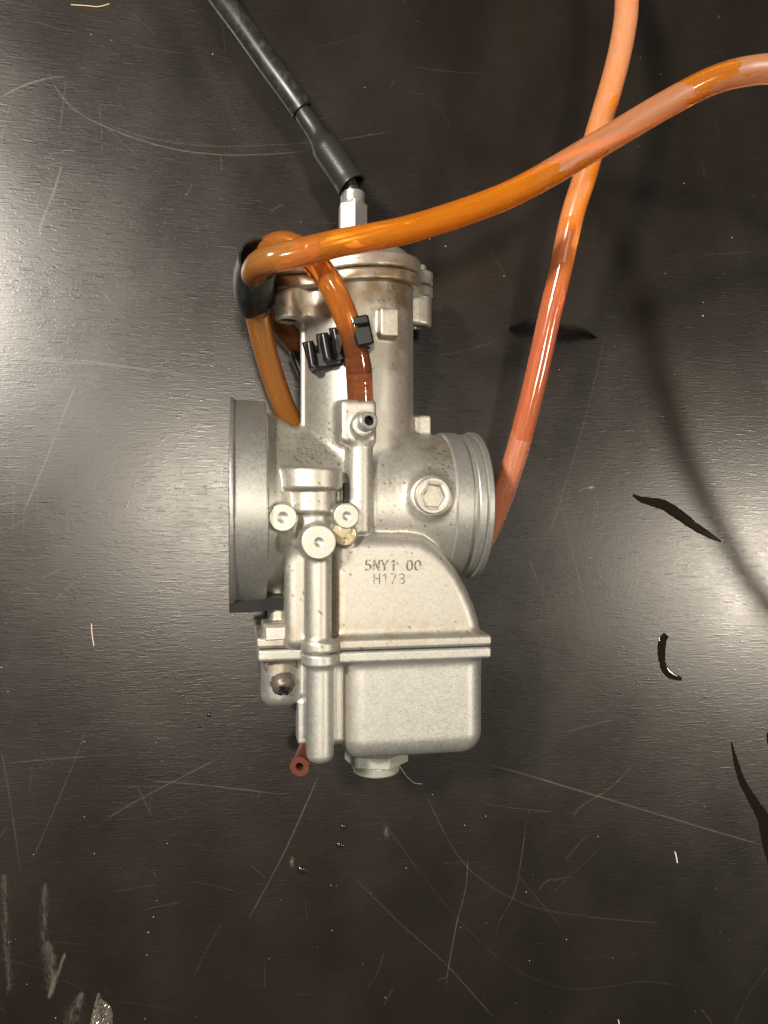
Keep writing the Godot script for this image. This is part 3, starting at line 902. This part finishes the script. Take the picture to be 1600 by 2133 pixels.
	blob.cyl(1, Vector3(-6.9, 27.2, 10.0), 1.2, 0.9, 0.7, 1.0)
	blob.cyl(1, Vector3(-8.0, 28.2, 10.4), 0.9, 1.0, 0.4, 0.5, true)
	part("sealant", blob.net(func(_p: Vector3, _g: Vector3) -> Color: return Color.WHITE), mat.resin, k)
	s = Shape.new()
	lathe(s, [[0.0, 0.7], [3.45, 0.7, 1], [3.6, 2.2, 1], [3.85, 2.5, 1], [4.4, 2.7], [5.05, 2.7], [5.35, 2.45], [5.4, 2.1], [5.4, 0.0]], axis(Vector3(18.2, 23.0, -2.6), Vector3(0.02, 1, 0)), 0.42, Color(1.0, 0.985, 0.93), 72)
	var plug := part("socket_plug", s, mat.cast, k)
	for e in [["6", Vector3(16.6, 23.72, -3.0), 0.25, 2.2], ["02", Vector3(18.6, 23.72, -0.4), -0.3, 1.7]]:
		letters(plug, "plug_number", e[0], e[1], e[3], e[2], mat.resin, 0.14)
	s = Shape.new()
	lathe(s, [[0.0, -3.0], [1.4, -3.0], [1.4, 4.6], [1.6, 4.8], [2.3, 4.8], [2.65, 4.5], [2.65, 0.0]], axis(Vector3(-1.9, 23.4, -23.2), Vector3(0.16, 1, -0.12)), 0.0, Color.WHITE, 40)
	var stub := part("hose_nipple", s, mat.zinc, k)
	s = Shape.new()
	lathe(s, [[0.0, 2.3], [1.36, 2.3]], axis(Vector3(-1.9, 23.4, -23.2), Vector3(0.16, 1, -0.12)), 0.0, Color.WHITE, 32)
	lathe(s, [[1.36, 4.55], [1.36, 2.3]], axis(Vector3(-1.9, 23.4, -23.2), Vector3(0.16, 1, -0.12)), 0.0, Color.WHITE, 32)
	part("bore", s, mat.hole, stub)
	s = Shape.new()
	lathe(s, [[0.0, 11.3], [6.6, 11.3], [7.3, 10.8], [7.8, 8.4], [8.6, 8.1, 1], [10.4, 7.5, 1], [10.4, 4.4, 1], [9.4, 3.9, 1], [7.5, 3.7], [7.5, 0.0]], axis(Vector3(5.9, 0.5, 74.0), Vector3.BACK), 0.2, Color.WHITE, 72)
	part("drain_nut", s, mat.nylon, k)
	s = Shape.new()
	lathe(s, [[0.0, 0.8], [1.0, 0.9], [0.9, 1.3], [1.5, 1.6], [2.2, 1.4], [2.7, 0.9], [3.2, 0.0], [3.6, -1.2], [4.0, -4.0]], axis(Vector3(-24.6, 15.6, 53.4), Vector3(0.06, 0.85, 0.52)), 0.0, Color.WHITE, 40)
	for e in s.v.size(): s.v[e] += s.n[e] * 0.6 * fine_noise.get_noise_3dv(s.v[e] * 0.9)
	var lip := Shape.new()
	prism(lip, PackedVector2Array([Vector2(-30.6, 45.0), Vector2(-20.4, 45.0), Vector2(-20.3, 47.7), Vector2(-21.8, 46.7), Vector2(-23.4, 48.8), Vector2(-24.8, 47.2), Vector2(-26.8, 49.3), Vector2(-28.2, 47.5), Vector2(-29.6, 48.4), Vector2(-30.4, 46.4)]), 13.0, 17.4, 0.5, Transform3D(Basis(Vector3.RIGHT, 0.06), Vector3.ZERO))
	var broken := part("broken_lip", lip, mat.chewed, k)
	broken.set_meta("label", "jagged broken edge under the bowl flange")
	var chewed := part("damaged_screw", s, mat.chewed, k)
	chewed.set_meta("label", "chewed up shiny screw head")
	s = Shape.new()
	for a in [0.3, 1.9]:
		var fr := axis(Vector3(-24.6, 15.6, 53.4) + Vector3(0.06, 0.85, 0.52).normalized() * 1.0, Vector3(0.06, 0.85, 0.52)) * Transform3D(Basis(Vector3.UP, a), Vector3.ZERO)
		prism(s, PackedVector2Array([Vector2(-1.9, -0.35), Vector2(1.8, -0.3), Vector2(1.9, 0.35), Vector2(-1.7, 0.4)]), 0.0, 1.2, 0.05, fr)
	part("screw_slot", s, mat.hole, k)
	s = Shape.new()
	prism(s, PackedVector2Array([Vector2(-5.6, -2.4), Vector2(5.6, -2.4), Vector2(5.8, 2.2), Vector2(-5.4, 2.4)]), 0.0, 3.4, 0.7, Transform3D(Basis(), Vector3(-24.9, 16.4, 37.2)))
	part("bowl_lug", s, mat.cast, k)
	s = Shape.new()
	prism(s, PackedVector2Array([Vector2(-0.8, -3.0), Vector2(0.7, -3.0), Vector2(0.9, 2.6), Vector2(-0.9, 2.8)]), 0.0, 5.0, 0.3, Transform3D(Basis(), Vector3(-6.9, 17.5, -3.2)))
	part("idle_screw", s, mat.hole, k)
	# cable adjuster on the cap
	s = Shape.new()
	lathe(s, [[0.0, 27.0], [1.8, 27.0], [1.9, 26.4], [3.5, 26.2], [3.9, 25.8], [3.9, 22.6], [3.95, 22.2, 1], [4.85, 21.6, 1], [4.85, 13.0, 1], [4.2, 12.4, 1], [4.2, 8.0], [6.0, 8.0], [6.4, 7.6], [6.4, 0.0]], axis(Vector3(-1.6, 0, -73.5), Vector3.FORWARD), 0.0, Color.WHITE, 72)
	part("cable_adjuster", s, mat.zinc, k)
	# stamped code, struck twice in its first line
	letters(k, "stamped_code", "5NY1 00", Vector3(6.3, 25.0, 17.8), 3.0, 0.02, mat.ink, 0.05)
	letters(k, "stamped_code", "5NY1 00", Vector3(6.55, 25.0, 17.66), 3.0, 0.02, mat.ink, 0.06)
	letters(k, "stamped_code", "H173", Vector3(5.3, 25.0, 21.6), 3.0, 0.02, mat.ink, 0.05)


func letters(parent: Node, called: String, text: String, where: Vector3, tall: float, turn: float, m: Material, proud: float) -> void:
	var t := TextMesh.new()
	var f := SystemFont.new()
	f.font_names = PackedStringArray(["Droid Sans Mono"])
	t.font = f
	t.text = text
	t.font_size = 32
	t.pixel_size = tall / 32.0 * 1.36 * MM
	t.depth = 2.0 * proud * MM
	var o := MeshInstance3D.new()
	o.name = called
	o.mesh = t
	o.material_override = m
	o.position = where * MM
	o.basis = Basis(Vector3.UP, -turn) * Basis(Vector3.RIGHT, -PI / 2)
	parent.add_child(o, true)


# ---------- hoses ----------

func px(list: Array) -> Array:
	var out := []
	for q in list: out.append(far(q[0], q[1], q[2]))
	return out


func hoses() -> void:
	var orange := Color(0.96, 0.315, 0.018)
	var amber := Color(0.66, 0.27, 0.03)
	var red := Color(0.62, 0.17, 0.075)
	# from behind the body up through the sleeve, then over the cap to the right edge and round outside the picture
	var s := Shape.new()
	tube(s, spline(px([[655, 975, 12], [618, 900, 17], [585, 830, 24], [556, 742, 33], [537, 660, 43], [527, 600, 55], [532, 562, 67], [556, 543, 73], [605, 531, 73.5], [700, 508, 71], [850, 478, 68], [1000, 430, 66], [1100, 386, 65], [1235, 308, 64], [1380, 222, 66], [1480, 170, 69], [1560, 148, 72], [1640, 146, 75]]) + [Vector3(140, 97, -112), Vector3(166, 95, -98), Vector3(179, 92, -74), Vector3(188, 90, -37), Vector3(203, 90, 0), Vector3(234, 84, 51), Vector3(280, 50, 95), Vector3(330, 4.0, 130)]), func(_u: float) -> float: return 3.7, 28)
	# it leaves the picture at about 0.40 of its length
	whole("long_vent_hose", s, hose_skin("wet orange hose", 11, func(u: float) -> Array:
		return [amber.lerp(orange, smoothstep(0.14, 0.20, u)), 0.3 if u < 0.165 else lerpf(0.05, 1.0, smoothstep(0.258, 0.272, u))], [[0.20, 0.358, 0.0, 0.42], [0.342, 0.358, -0.5, 1.5], [0.313, 0.322, 0.90, 1.2], [0.280, 0.302, 0.86, 1.2], [0.20, 0.27, -0.5, 1.5]]), "long wet orange hose running from the black sleeve over the cap to the right", "hose")
	# the loop from the hose block through the sleeve to behind the tower
	s = Shape.new()
	tube(s, spline(px([[751, 836, 52.5], [749, 800, 53.5], [747, 765, 55], [740, 725, 57], [726, 676, 60], [704, 622, 62.5], [672, 566, 64], [632, 524, 63], [592, 508, 61], [560, 520, 58], [545, 560, 52], [546, 605, 42], [563, 645, 31], [595, 688, 20], [632, 738, 11], [655, 770, 8]])), func(u: float) -> float:
		return 3.55 + 0.35 * smoothstep(0.13, 0.07, u) + (0.04 * sin(u * 330.0) if u > 0.02 and u < 0.07 else 0.0), 28)
	whole("short_loop_hose", s, hose_skin("amber hose", 17, func(u: float) -> Array:
		var c := Color(0.30, 0.085, 0.03).lerp(Color(0.70, 0.23, 0.03), smoothstep(0.12, 0.24, u))
		if u < 0.09: c = c * (0.95 + 0.16 * sin(u * 330.0))
		return [c.lerp(Color(0.45, 0.17, 0.04), smoothstep(0.5, 0.62, u)), 0.10 + 0.2 * smoothstep(0.5, 0.7, u)], []), "short amber hose looping from the hose block past the black clip into the sleeve", "hose")
	# from behind the outlet up to the top edge
	s = Shape.new()
	tube(s, spline(px([[985, 1165, 12], [1012, 1115, 15], [1036, 1060, 18], [1068, 970, 21], [1092, 885, 23], [1118, 780, 25], [1142, 670, 27], [1168, 560, 29], [1192, 450, 31], [1219, 365, 32], [1243, 280, 33], [1273, 180, 32], [1293, 100, 31], [1305, 20, 30], [1303, -60, 29], [1285, -180, 26]]) + [Vector3(62, 28, -245), Vector3(30, 10, -290), Vector3(-5, 3.8, -340)]), func(_u: float) -> float: return 3.75, 28)
	whole("side_hose", s, hose_skin("reddish hose", 23, func(u: float) -> Array:
		u /= 0.563
		var c := red.lerp(orange, smoothstep(0.35, 0.62, u))
		return [c, lerpf(0.5, 0.95, smoothstep(0.5, 0.8, u))], [[0.225, 0.338, 0.0, 0.42], [0.282, 0.29, 0.86, 1.2], [0.313, 0.324, 0.9, 1.2], [0.394, 0.411, 0.08, 0.4], [0.124, 0.259, -0.5, 1.5]], 0.45), "dull reddish orange hose rising from behind the round outlet to the top edge", "hose")
	# black sleeve that bundles the two
	s = Shape.new()
	var way := spline(px([[534, 622, 44], [530, 598, 51], [531, 570, 58], [540, 540, 64]]), 0.6)
	tube(s, way, func(u: float) -> float: return 7.3 + 0.35 * sin(u * 3.0), 36, Color.WHITE, false, 0.78, Vector3(0.25, 0.0, -1.0))
	tube(s, way, func(u: float) -> float: return 6.5 + 0.35 * sin(u * 3.0), 36, Color.WHITE, false, 0.78, Vector3(0.25, 0.0, -1.0))
	var ring := 37
	var n := way.size()
	for e in [0, n - 1]:
		for j in 36:
			var a: int = e * ring + j
			var b: int = (n + e) * ring + j
			var out: Vector3 = (way[e] - way[1 if e == 0 else n - 2]).normalized()
			s.flat_quad(s.v[a], s.v[a + 1], s.v[b + 1], s.v[b], out)
	whole("hose_sleeve", s, mat.worn_rubber, "short black rubber sleeve holding two orange hoses beside the cap", "sleeve")
	# black clips
	var t := thing("hose_clamp", far(737, 715, 40), "glossy black spring clamp round the short amber hose on the tower", "clamp")
	var base := far(737, 715, 40)
	for q in [["clamp_ear", [[634, 716], [655, 712], [663, 766], [644, 771]], 49.0, 54.0], ["clamp_ear", [[663, 699], [686, 695], [696, 750], [674, 756]], 51.0, 56.0], ["clamp_ear", [[687, 687], [706, 684], [719, 744], [699, 750]], 53.0, 57.5]]:
		s = Shape.new()
		knuckle(s, q[1], q[2], q[3], base)
		part(q[0], s, mat.black_plastic, t)
	for q in [["clamp_block", [[631, 718], [654, 714], [660, 738], [664, 738], [660, 701], [685, 697], [689, 714], [690, 714], [686, 689], [706, 686], [719, 746], [714, 764], [690, 770], [646, 772]], 44.0, 51.5], ["clamp_block", [[733, 689], [772, 684], [780, 720], [775, 724], [748, 729], [744, 725]], 53.0, 62.5], ["clamp_block", [[731, 671], [735, 668], [763, 664], [768, 666], [772, 683], [733, 688]], 53.0, 63.3]]:
		s = Shape.new()
		var turned := Basis(Vector3.BACK, deg_to_rad(LEAN))
		var poly := PackedVector2Array()
		for e in q[1]:
			var p: Vector3 = turned.inverse() * (far(e[0], e[1], (q[2] + q[3]) / 2) - base)
			poly.append(Vector2(p.x, p.z))
		var level: float = (turned.inverse() * (far(737, 715, (q[2] + q[3]) / 2) - base)).y
		prism(s, poly, level - (q[3] - q[2]) / 2, level + (q[3] - q[2]) / 2, 0.55, Transform3D(turned, Vector3.ZERO))
		part(q[0], s, mat.black_plastic, t)
	s = Shape.new()
	var round_ := []
	for j in 15:
		var a := PI * (1.05 - 1.1 * j / 14.0) + PI
		round_.append(far(736, 716, 57) - base + Vector3(cos(a) * 4.4, sin(a) * 4.4, sin(a) * 0.3))
	tube(s, spline(round_), func(_u: float) -> float: return 3.2, 12, Color.WHITE, true, 0.25, Vector3(0, 0, 1))
	part("clamp_band", s, mat.black_plastic, t)
	s = Shape.new()
	knuckle(s, [[603, 742], [622, 732], [640, 776], [624, 790]], 12.0, 24.0, Vector3.ZERO)
	whole("hose_clamp", s, mat.black_plastic, "black clamp end poking out from behind the left of the tower", "clamp")
	# cut end of a hose beside the bowl
	s = Shape.new()
	tube(s, spline(px([[652, 1530, 22], [640, 1560, 27], [629, 1588, 33], [624, 1597, 36]])), func(u: float) -> float: return 3.15 - 0.1 * u + 0.12 * sin(u * 9.0), 24, Color.WHITE, true, 1.0, Vector3.ZERO, 0.42)
	whole("hose_stub", s, mat.brown_hose, "cut off stub of brown hose beside the foot of the bowl", "hose stub")


func knuckle(s: Shape, corners: Array, low: float, high: float, base: Vector3) -> void:   # a rounded plastic bar: its four corners as seen, between two heights
	var mid := (low + high) / 2
	var a := (far(corners[0][0], corners[0][1], mid) + far(corners[1][0], corners[1][1], mid)) / 2 - base
	var b := (far(corners[2][0], corners[2][1], mid) + far(corners[3][0], corners[3][1], mid)) / 2 - base
	var across := far(corners[1][0], corners[1][1], mid) - far(corners[0][0], corners[0][1], mid)
	var d := (b - a).normalized()
	var r := across.length() / 2
	var pts := PackedVector3Array()
	for k in 13: pts.append(a.lerp(b, k / 12.0))
	tube(s, pts, func(u: float) -> float: return r * (1.0 - 0.10 * pow(absf(2 * u - 1), 24.0)) * (0.96 if u < 0.28 else 1.0), 24, Color.WHITE, true, (high - low) / (2 * r), across.normalized())


# ---------- throttle cable ----------

func cable() -> void:
	var foot := far(640, 235, 30)
	var k := thing("throttle_cable", foot, "black throttle cable with worn rubber sleeves running from the cap to the top left", "cable")
	var rel := func(list: Array) -> Array:
		var out := []
		for q in list: out.append(far(q[0], q[1], q[2]) - foot)
		return out
	var s := Shape.new()
	var way := spline([Vector3(-112, 3.8, -300) - foot, Vector3(-86, 9, -238) - foot] + rel.call([[395, -110, 30], [450, -20, 31], [505, 55, 32], [560, 133, 32.5], [602, 190, 32.5], [630, 230, 32]]))
	tube(s, way, func(_u: float) -> float: return 3.75, 28, Color.WHITE, true, 1.0, Vector3.ZERO, 0.82)
	part("outer_sheath", s, mat.worn_rubber, k)
	s = Shape.new()
	way = spline(rel.call([[618, 210, 32], [634, 240, 32], [652, 266, 32], [668, 293, 32.5]]))
	tube(s, way, func(u: float) -> float: return 2.7 + 0.35 * smoothstep(0.1, 0.6, u), 28)
	part("inner_sleeve", s, mat.rubber, k)
	s = Shape.new()
	way = spline(rel.call([[660, 282, 32.5], [676, 304, 33], [702, 342, 34], [733, 388, 35]]), 0.6)
	tube(s, way, func(u: float) -> float: return 3.0 + 1.65 * smoothstep(0.0, 0.30, u) + 0.25 * smoothstep(0.85, 1.0, u), 32, Color.WHITE, true, 1.0, Vector3.ZERO, 0.86)
	part("boot", s, mat.rubber, k)
	s = Shape.new()
	way = spline(rel.call([[712, 352, 34.5], [728, 382, 34.8], [734, 402, 34.6], [736, 412, 34.3]]))
	tube(s, way, func(_u: float) -> float: return 2.4, 20)
	part("cable_end", s, mat.rubber, k)


# ---------- spills, drops, fibres and dust ----------

func spill(list: Array, label: String) -> void:                   # [x, y, half width] along its run
	var spine := []
	var wide := []
	for q in list:
		spine.append(at(q[0], q[1])); wide.append(q[2] * 282.0 / LENS)
	var pts := spline(spine, 0.5)
	var s := Shape.new()
	var cols := 10
	for k in pts.size():
		var u := float(k) / (pts.size() - 1)
		var d := (pts[mini(k + 1, pts.size() - 1)] - pts[maxi(k - 1, 0)]).normalized()
		var side := d.cross(Vector3.UP)
		var f := u * (wide.size() - 1)
		var r := lerpf(wide[int(f)], wide[mini(int(f) + 1, wide.size() - 1)], f - int(f))
		r *= 1.0 + 0.16 * fine_noise.get_noise_2d(k * 0.35, list[0][0])
		for j in cols + 1:
			var x := 2.0 * j / cols - 1.0
			var y := 0.42 * (1.0 - pow(absf(x), 3.0)) * clampf(r, 0.05, 1.0)
			s.add(pts[k] + side * x * r + Vector3.UP * (y + 0.006), (Vector3.UP + side * signf(x) * pow(absf(x), 4.0) * 0.8).normalized())
	for k in pts.size() - 1:
		for j in cols:
			var a := k * (cols + 1) + j
			s.quad(a, a + 1, a + cols + 2, a + cols + 1)
	whole("oil_spill", s, mat.oil, label, "spill", "oil spills on the table")


func drop(s: Shape, c: Vector3, r: float, tall: float) -> void:
	var prof := []
	for k in 9:
		var a := PI / 2 * k / 8.0
		prof.append(Vector2(sin(a) * r, cos(a) * tall))
	var base := s.v.size()
	for p in prof:
		for j in 25:
			var a := TAU * j / 24
			s.add(c + Vector3(cos(a) * p.x, p.y + 0.004, sin(a) * p.x), Vector3(cos(a) * p.x / (r * r), p.y / (tall * tall), sin(a) * p.x / (r * r)).normalized())
	for k in 8:
		for j in 24:
			s.quad(base + k * 25 + j, base + k * 25 + j + 1, base + (k + 1) * 25 + j + 1, base + (k + 1) * 25 + j)


func marks() -> void:
	spill([[1319, 1031, 3], [1335, 1040, 8], [1360, 1046, 11], [1385, 1053, 13], [1420, 1076, 12], [1450, 1098, 10], [1480, 1116, 7], [1502, 1128, 2]], "long pointed dark oil streak right of the outlet")
	spill([[1388, 1322, 8], [1380, 1335, 11], [1378, 1360, 9], [1381, 1385, 8], [1392, 1402, 9], [1408, 1411, 8], [1420, 1414, 4]], "short hooked dark oil streak right of the bowl")
	spill([[1524, 1547, 2], [1530, 1575, 7], [1545, 1625, 9], [1570, 1670, 12], [1592, 1710, 17], [1602, 1760, 18], [1606, 1800, 8]], "long wavy dark oil streak at the lower right edge")
	spill([[1597, 1524, 1], [1602, 1545, 5], [1606, 1560, 6]], "tiny dark oil streak at the right edge above the wavy one")
	var drops := [[715, 1722, 1.1, "clear liquid drop below the bowl, topmost of the three"], [707, 1760, 1.25, "clear liquid drop below the bowl, between the other two"], [628, 1812, 1.6, "wide clear liquid drop below the bowl, lowest of the three"], [436, 1489, 0.9, "small drop at the end of a dark dribble left of the bowl"], [416, 1514, 0.6, "tiny dark drop left of the bowl, below the dribble"]]
	for q in drops:
		var s := Shape.new()
		var c := at(q[0], q[1])
		drop(s, c, q[2], q[2] * 0.5)
		if q[2] > 1.2: drop(s, c + Vector3(1.0, 0, 0.4), q[2] * 0.7, q[2] * 0.4)
		whole("liquid_drop", s, mat.water, q[3], "drop", "liquid drops on the table")
	for q in [[[[148, 10, .1], [180, 12, .3], [205, 14, .3], [228, 8, .1]], 0.16, Color(0.62, 0.5, 0.28), "golden hair lying at the top left edge"], [[[191, 1299, .1], [192, 1320, .2], [196, 1345, .1]], 0.2, Color(0.6, 0.45, 0.4), "short pinkish fibre left of the bell mouth"], [[[833, 1596, 6], [845, 1614, 3], [862, 1630, .6], [880, 1633, .1]], 0.09, Color(0.6, 0.55, 0.45), "fine pale hair curling from the drain nut"], [[[1406, 1774, .1], [1409, 1785, .2], [1411, 1797, .1]], 0.24, Color(0.72, 0.7, 0.65), "short thick white fibre at the lower right"], [[[1288, 2124, .1], [1290, 2133, .2], [1290, 2145, .1]], 0.2, Color(0.7, 0.68, 0.6), "white fibre cut by the bottom edge"]]:
		var s := Shape.new()
		var r: float = q[1]
		var run := []
		for e in q[0]: run.append(at(e[0], e[1], e[2]))
		tube(s, spline(run, 0.4), func(_u: float) -> float: return r, 8)
		whole("fibre", s, plain("fibre", q[2], 0.45), q[3], "fibre", "fibres on the table")
	var dust := Shape.new()
	for q in [[443, 113, .45], [190, 72, .35], [233, 84, .28], [117, 481, .4], [88, 358, .2], [388, 406, .3], [570, 227, .2], [760, 182, .3], [770, 280, .25], [626, 463, .3], [895, 498, .4], [928, 513, .45], [1050, 575, .35], [1425, 382, .35], [1525, 495, .4], [1465, 630, .4], [1464, 658, .6], [1386, 570, .3], [1507, 570, .3], [1334, 120, .25], [1376, 155, .3], [1497, 36, .25], [1348, 23, .25], [3, 1390, .4], [17, 1440, .3], [176, 1545, .35], [176, 1702, .3], [197, 1778, .3], [70, 1780, .3], [349, 1757, .3], [327, 1876, .25], [320, 1910, .35], [309, 1942, .4], [306, 1989, .3], [18, 1963, .25], [56, 2050, .25], [116, 2120, .35], [302, 2122, .25], [901, 1655, .35], [968, 1719, .35], [1012, 1700, .35], [1096, 1858, .4], [846, 1808, .3], [690, 1844, .3], [692, 1938, .3], [803, 2078, .35], [561, 1997, .25], [1180, 1957, .35], [1103, 2001, .35], [1276, 1995, .25], [1246, 1742, .3], [1468, 1680, .3], [1423, 1078, .4], [1526, 1558, .4], [1392, 1323, .55], [1230, 1162, .35], [1504, 1129, .3], [1165, 770, .3], [1405, 780, .25], [325, 1546, .25], [960, 1932, .25], [1492, 1850, .2], [1500, 1940, .2], [150, 600, .3], [180, 530, .25], [405, 610, .25], [500, 1520, .2], [240, 1300, .2]]:
		var r: float = q[2] * 0.52
		drop(dust, at(q[0], q[1]), r, r * 1.1)
	for k in 110:
		var r := rng.randf_range(0.04, 0.10)
		drop(dust, at(rng.randf_range(0, 1600), rng.randf_range(0, 2133)), r, r)
	var o := whole("dust", dust, mat.dust, "pale specks of dust scattered over the table top", "dust", "", "stuff")
	o.cast_shadow = GeometryInstance3D.SHADOW_CASTING_SETTING_ON
	# crinkled lump of clear glue at the bottom edge
	var s := Shape.new()
	var outline := [[186, 2150], [190, 2120], [196, 2095], [203, 2070], [208, 2068], [212, 2082], [222, 2088], [232, 2100], [236, 2118], [233, 2150]]
	var c := at(212, 2118, 0.6)
	var rings := 7
	var per := 40
	var edge := []
	for j in per:
		var f := float(j) / per * outline.size()
		var a := Vector2(outline[int(f)][0], outline[int(f)][1])
		var b := Vector2(outline[(int(f) + 1) % outline.size()][0], outline[(int(f) + 1) % outline.size()][1])
		var p := a.lerp(b, f - int(f))
		edge.append(at(p.x, p.y))
	var grid := []
	for q in rings + 1:
		var row := []
		for j in per:
			var u := float(q) / rings
			var p: Vector3 = edge[j].lerp(Vector3(c.x, 0, c.z), u)
			p.y = 0.05 + 1.1 * sqrt(u) + (rng.randf_range(-0.7, 0.6) if q > 0 else 0.0)
			if q > 0 and q < rings: p += Vector3(rng.randf_range(-0.3, 0.3), 0, rng.randf_range(-0.3, 0.3))
			row.append(p)
		grid.append(row)
	for q in rings:
		for j in per:
			s.flat_tri(grid[q][j], grid[q][(j + 1) % per], grid[q + 1][j], Vector3.UP)
			s.flat_tri(grid[q + 1][j], grid[q][(j + 1) % per], grid[q + 1][(j + 1) % per], Vector3.UP)
	whole("glue_lump", s, mat.glue, "crinkled shiny lump of dried glue at the bottom left edge", "glue lump")
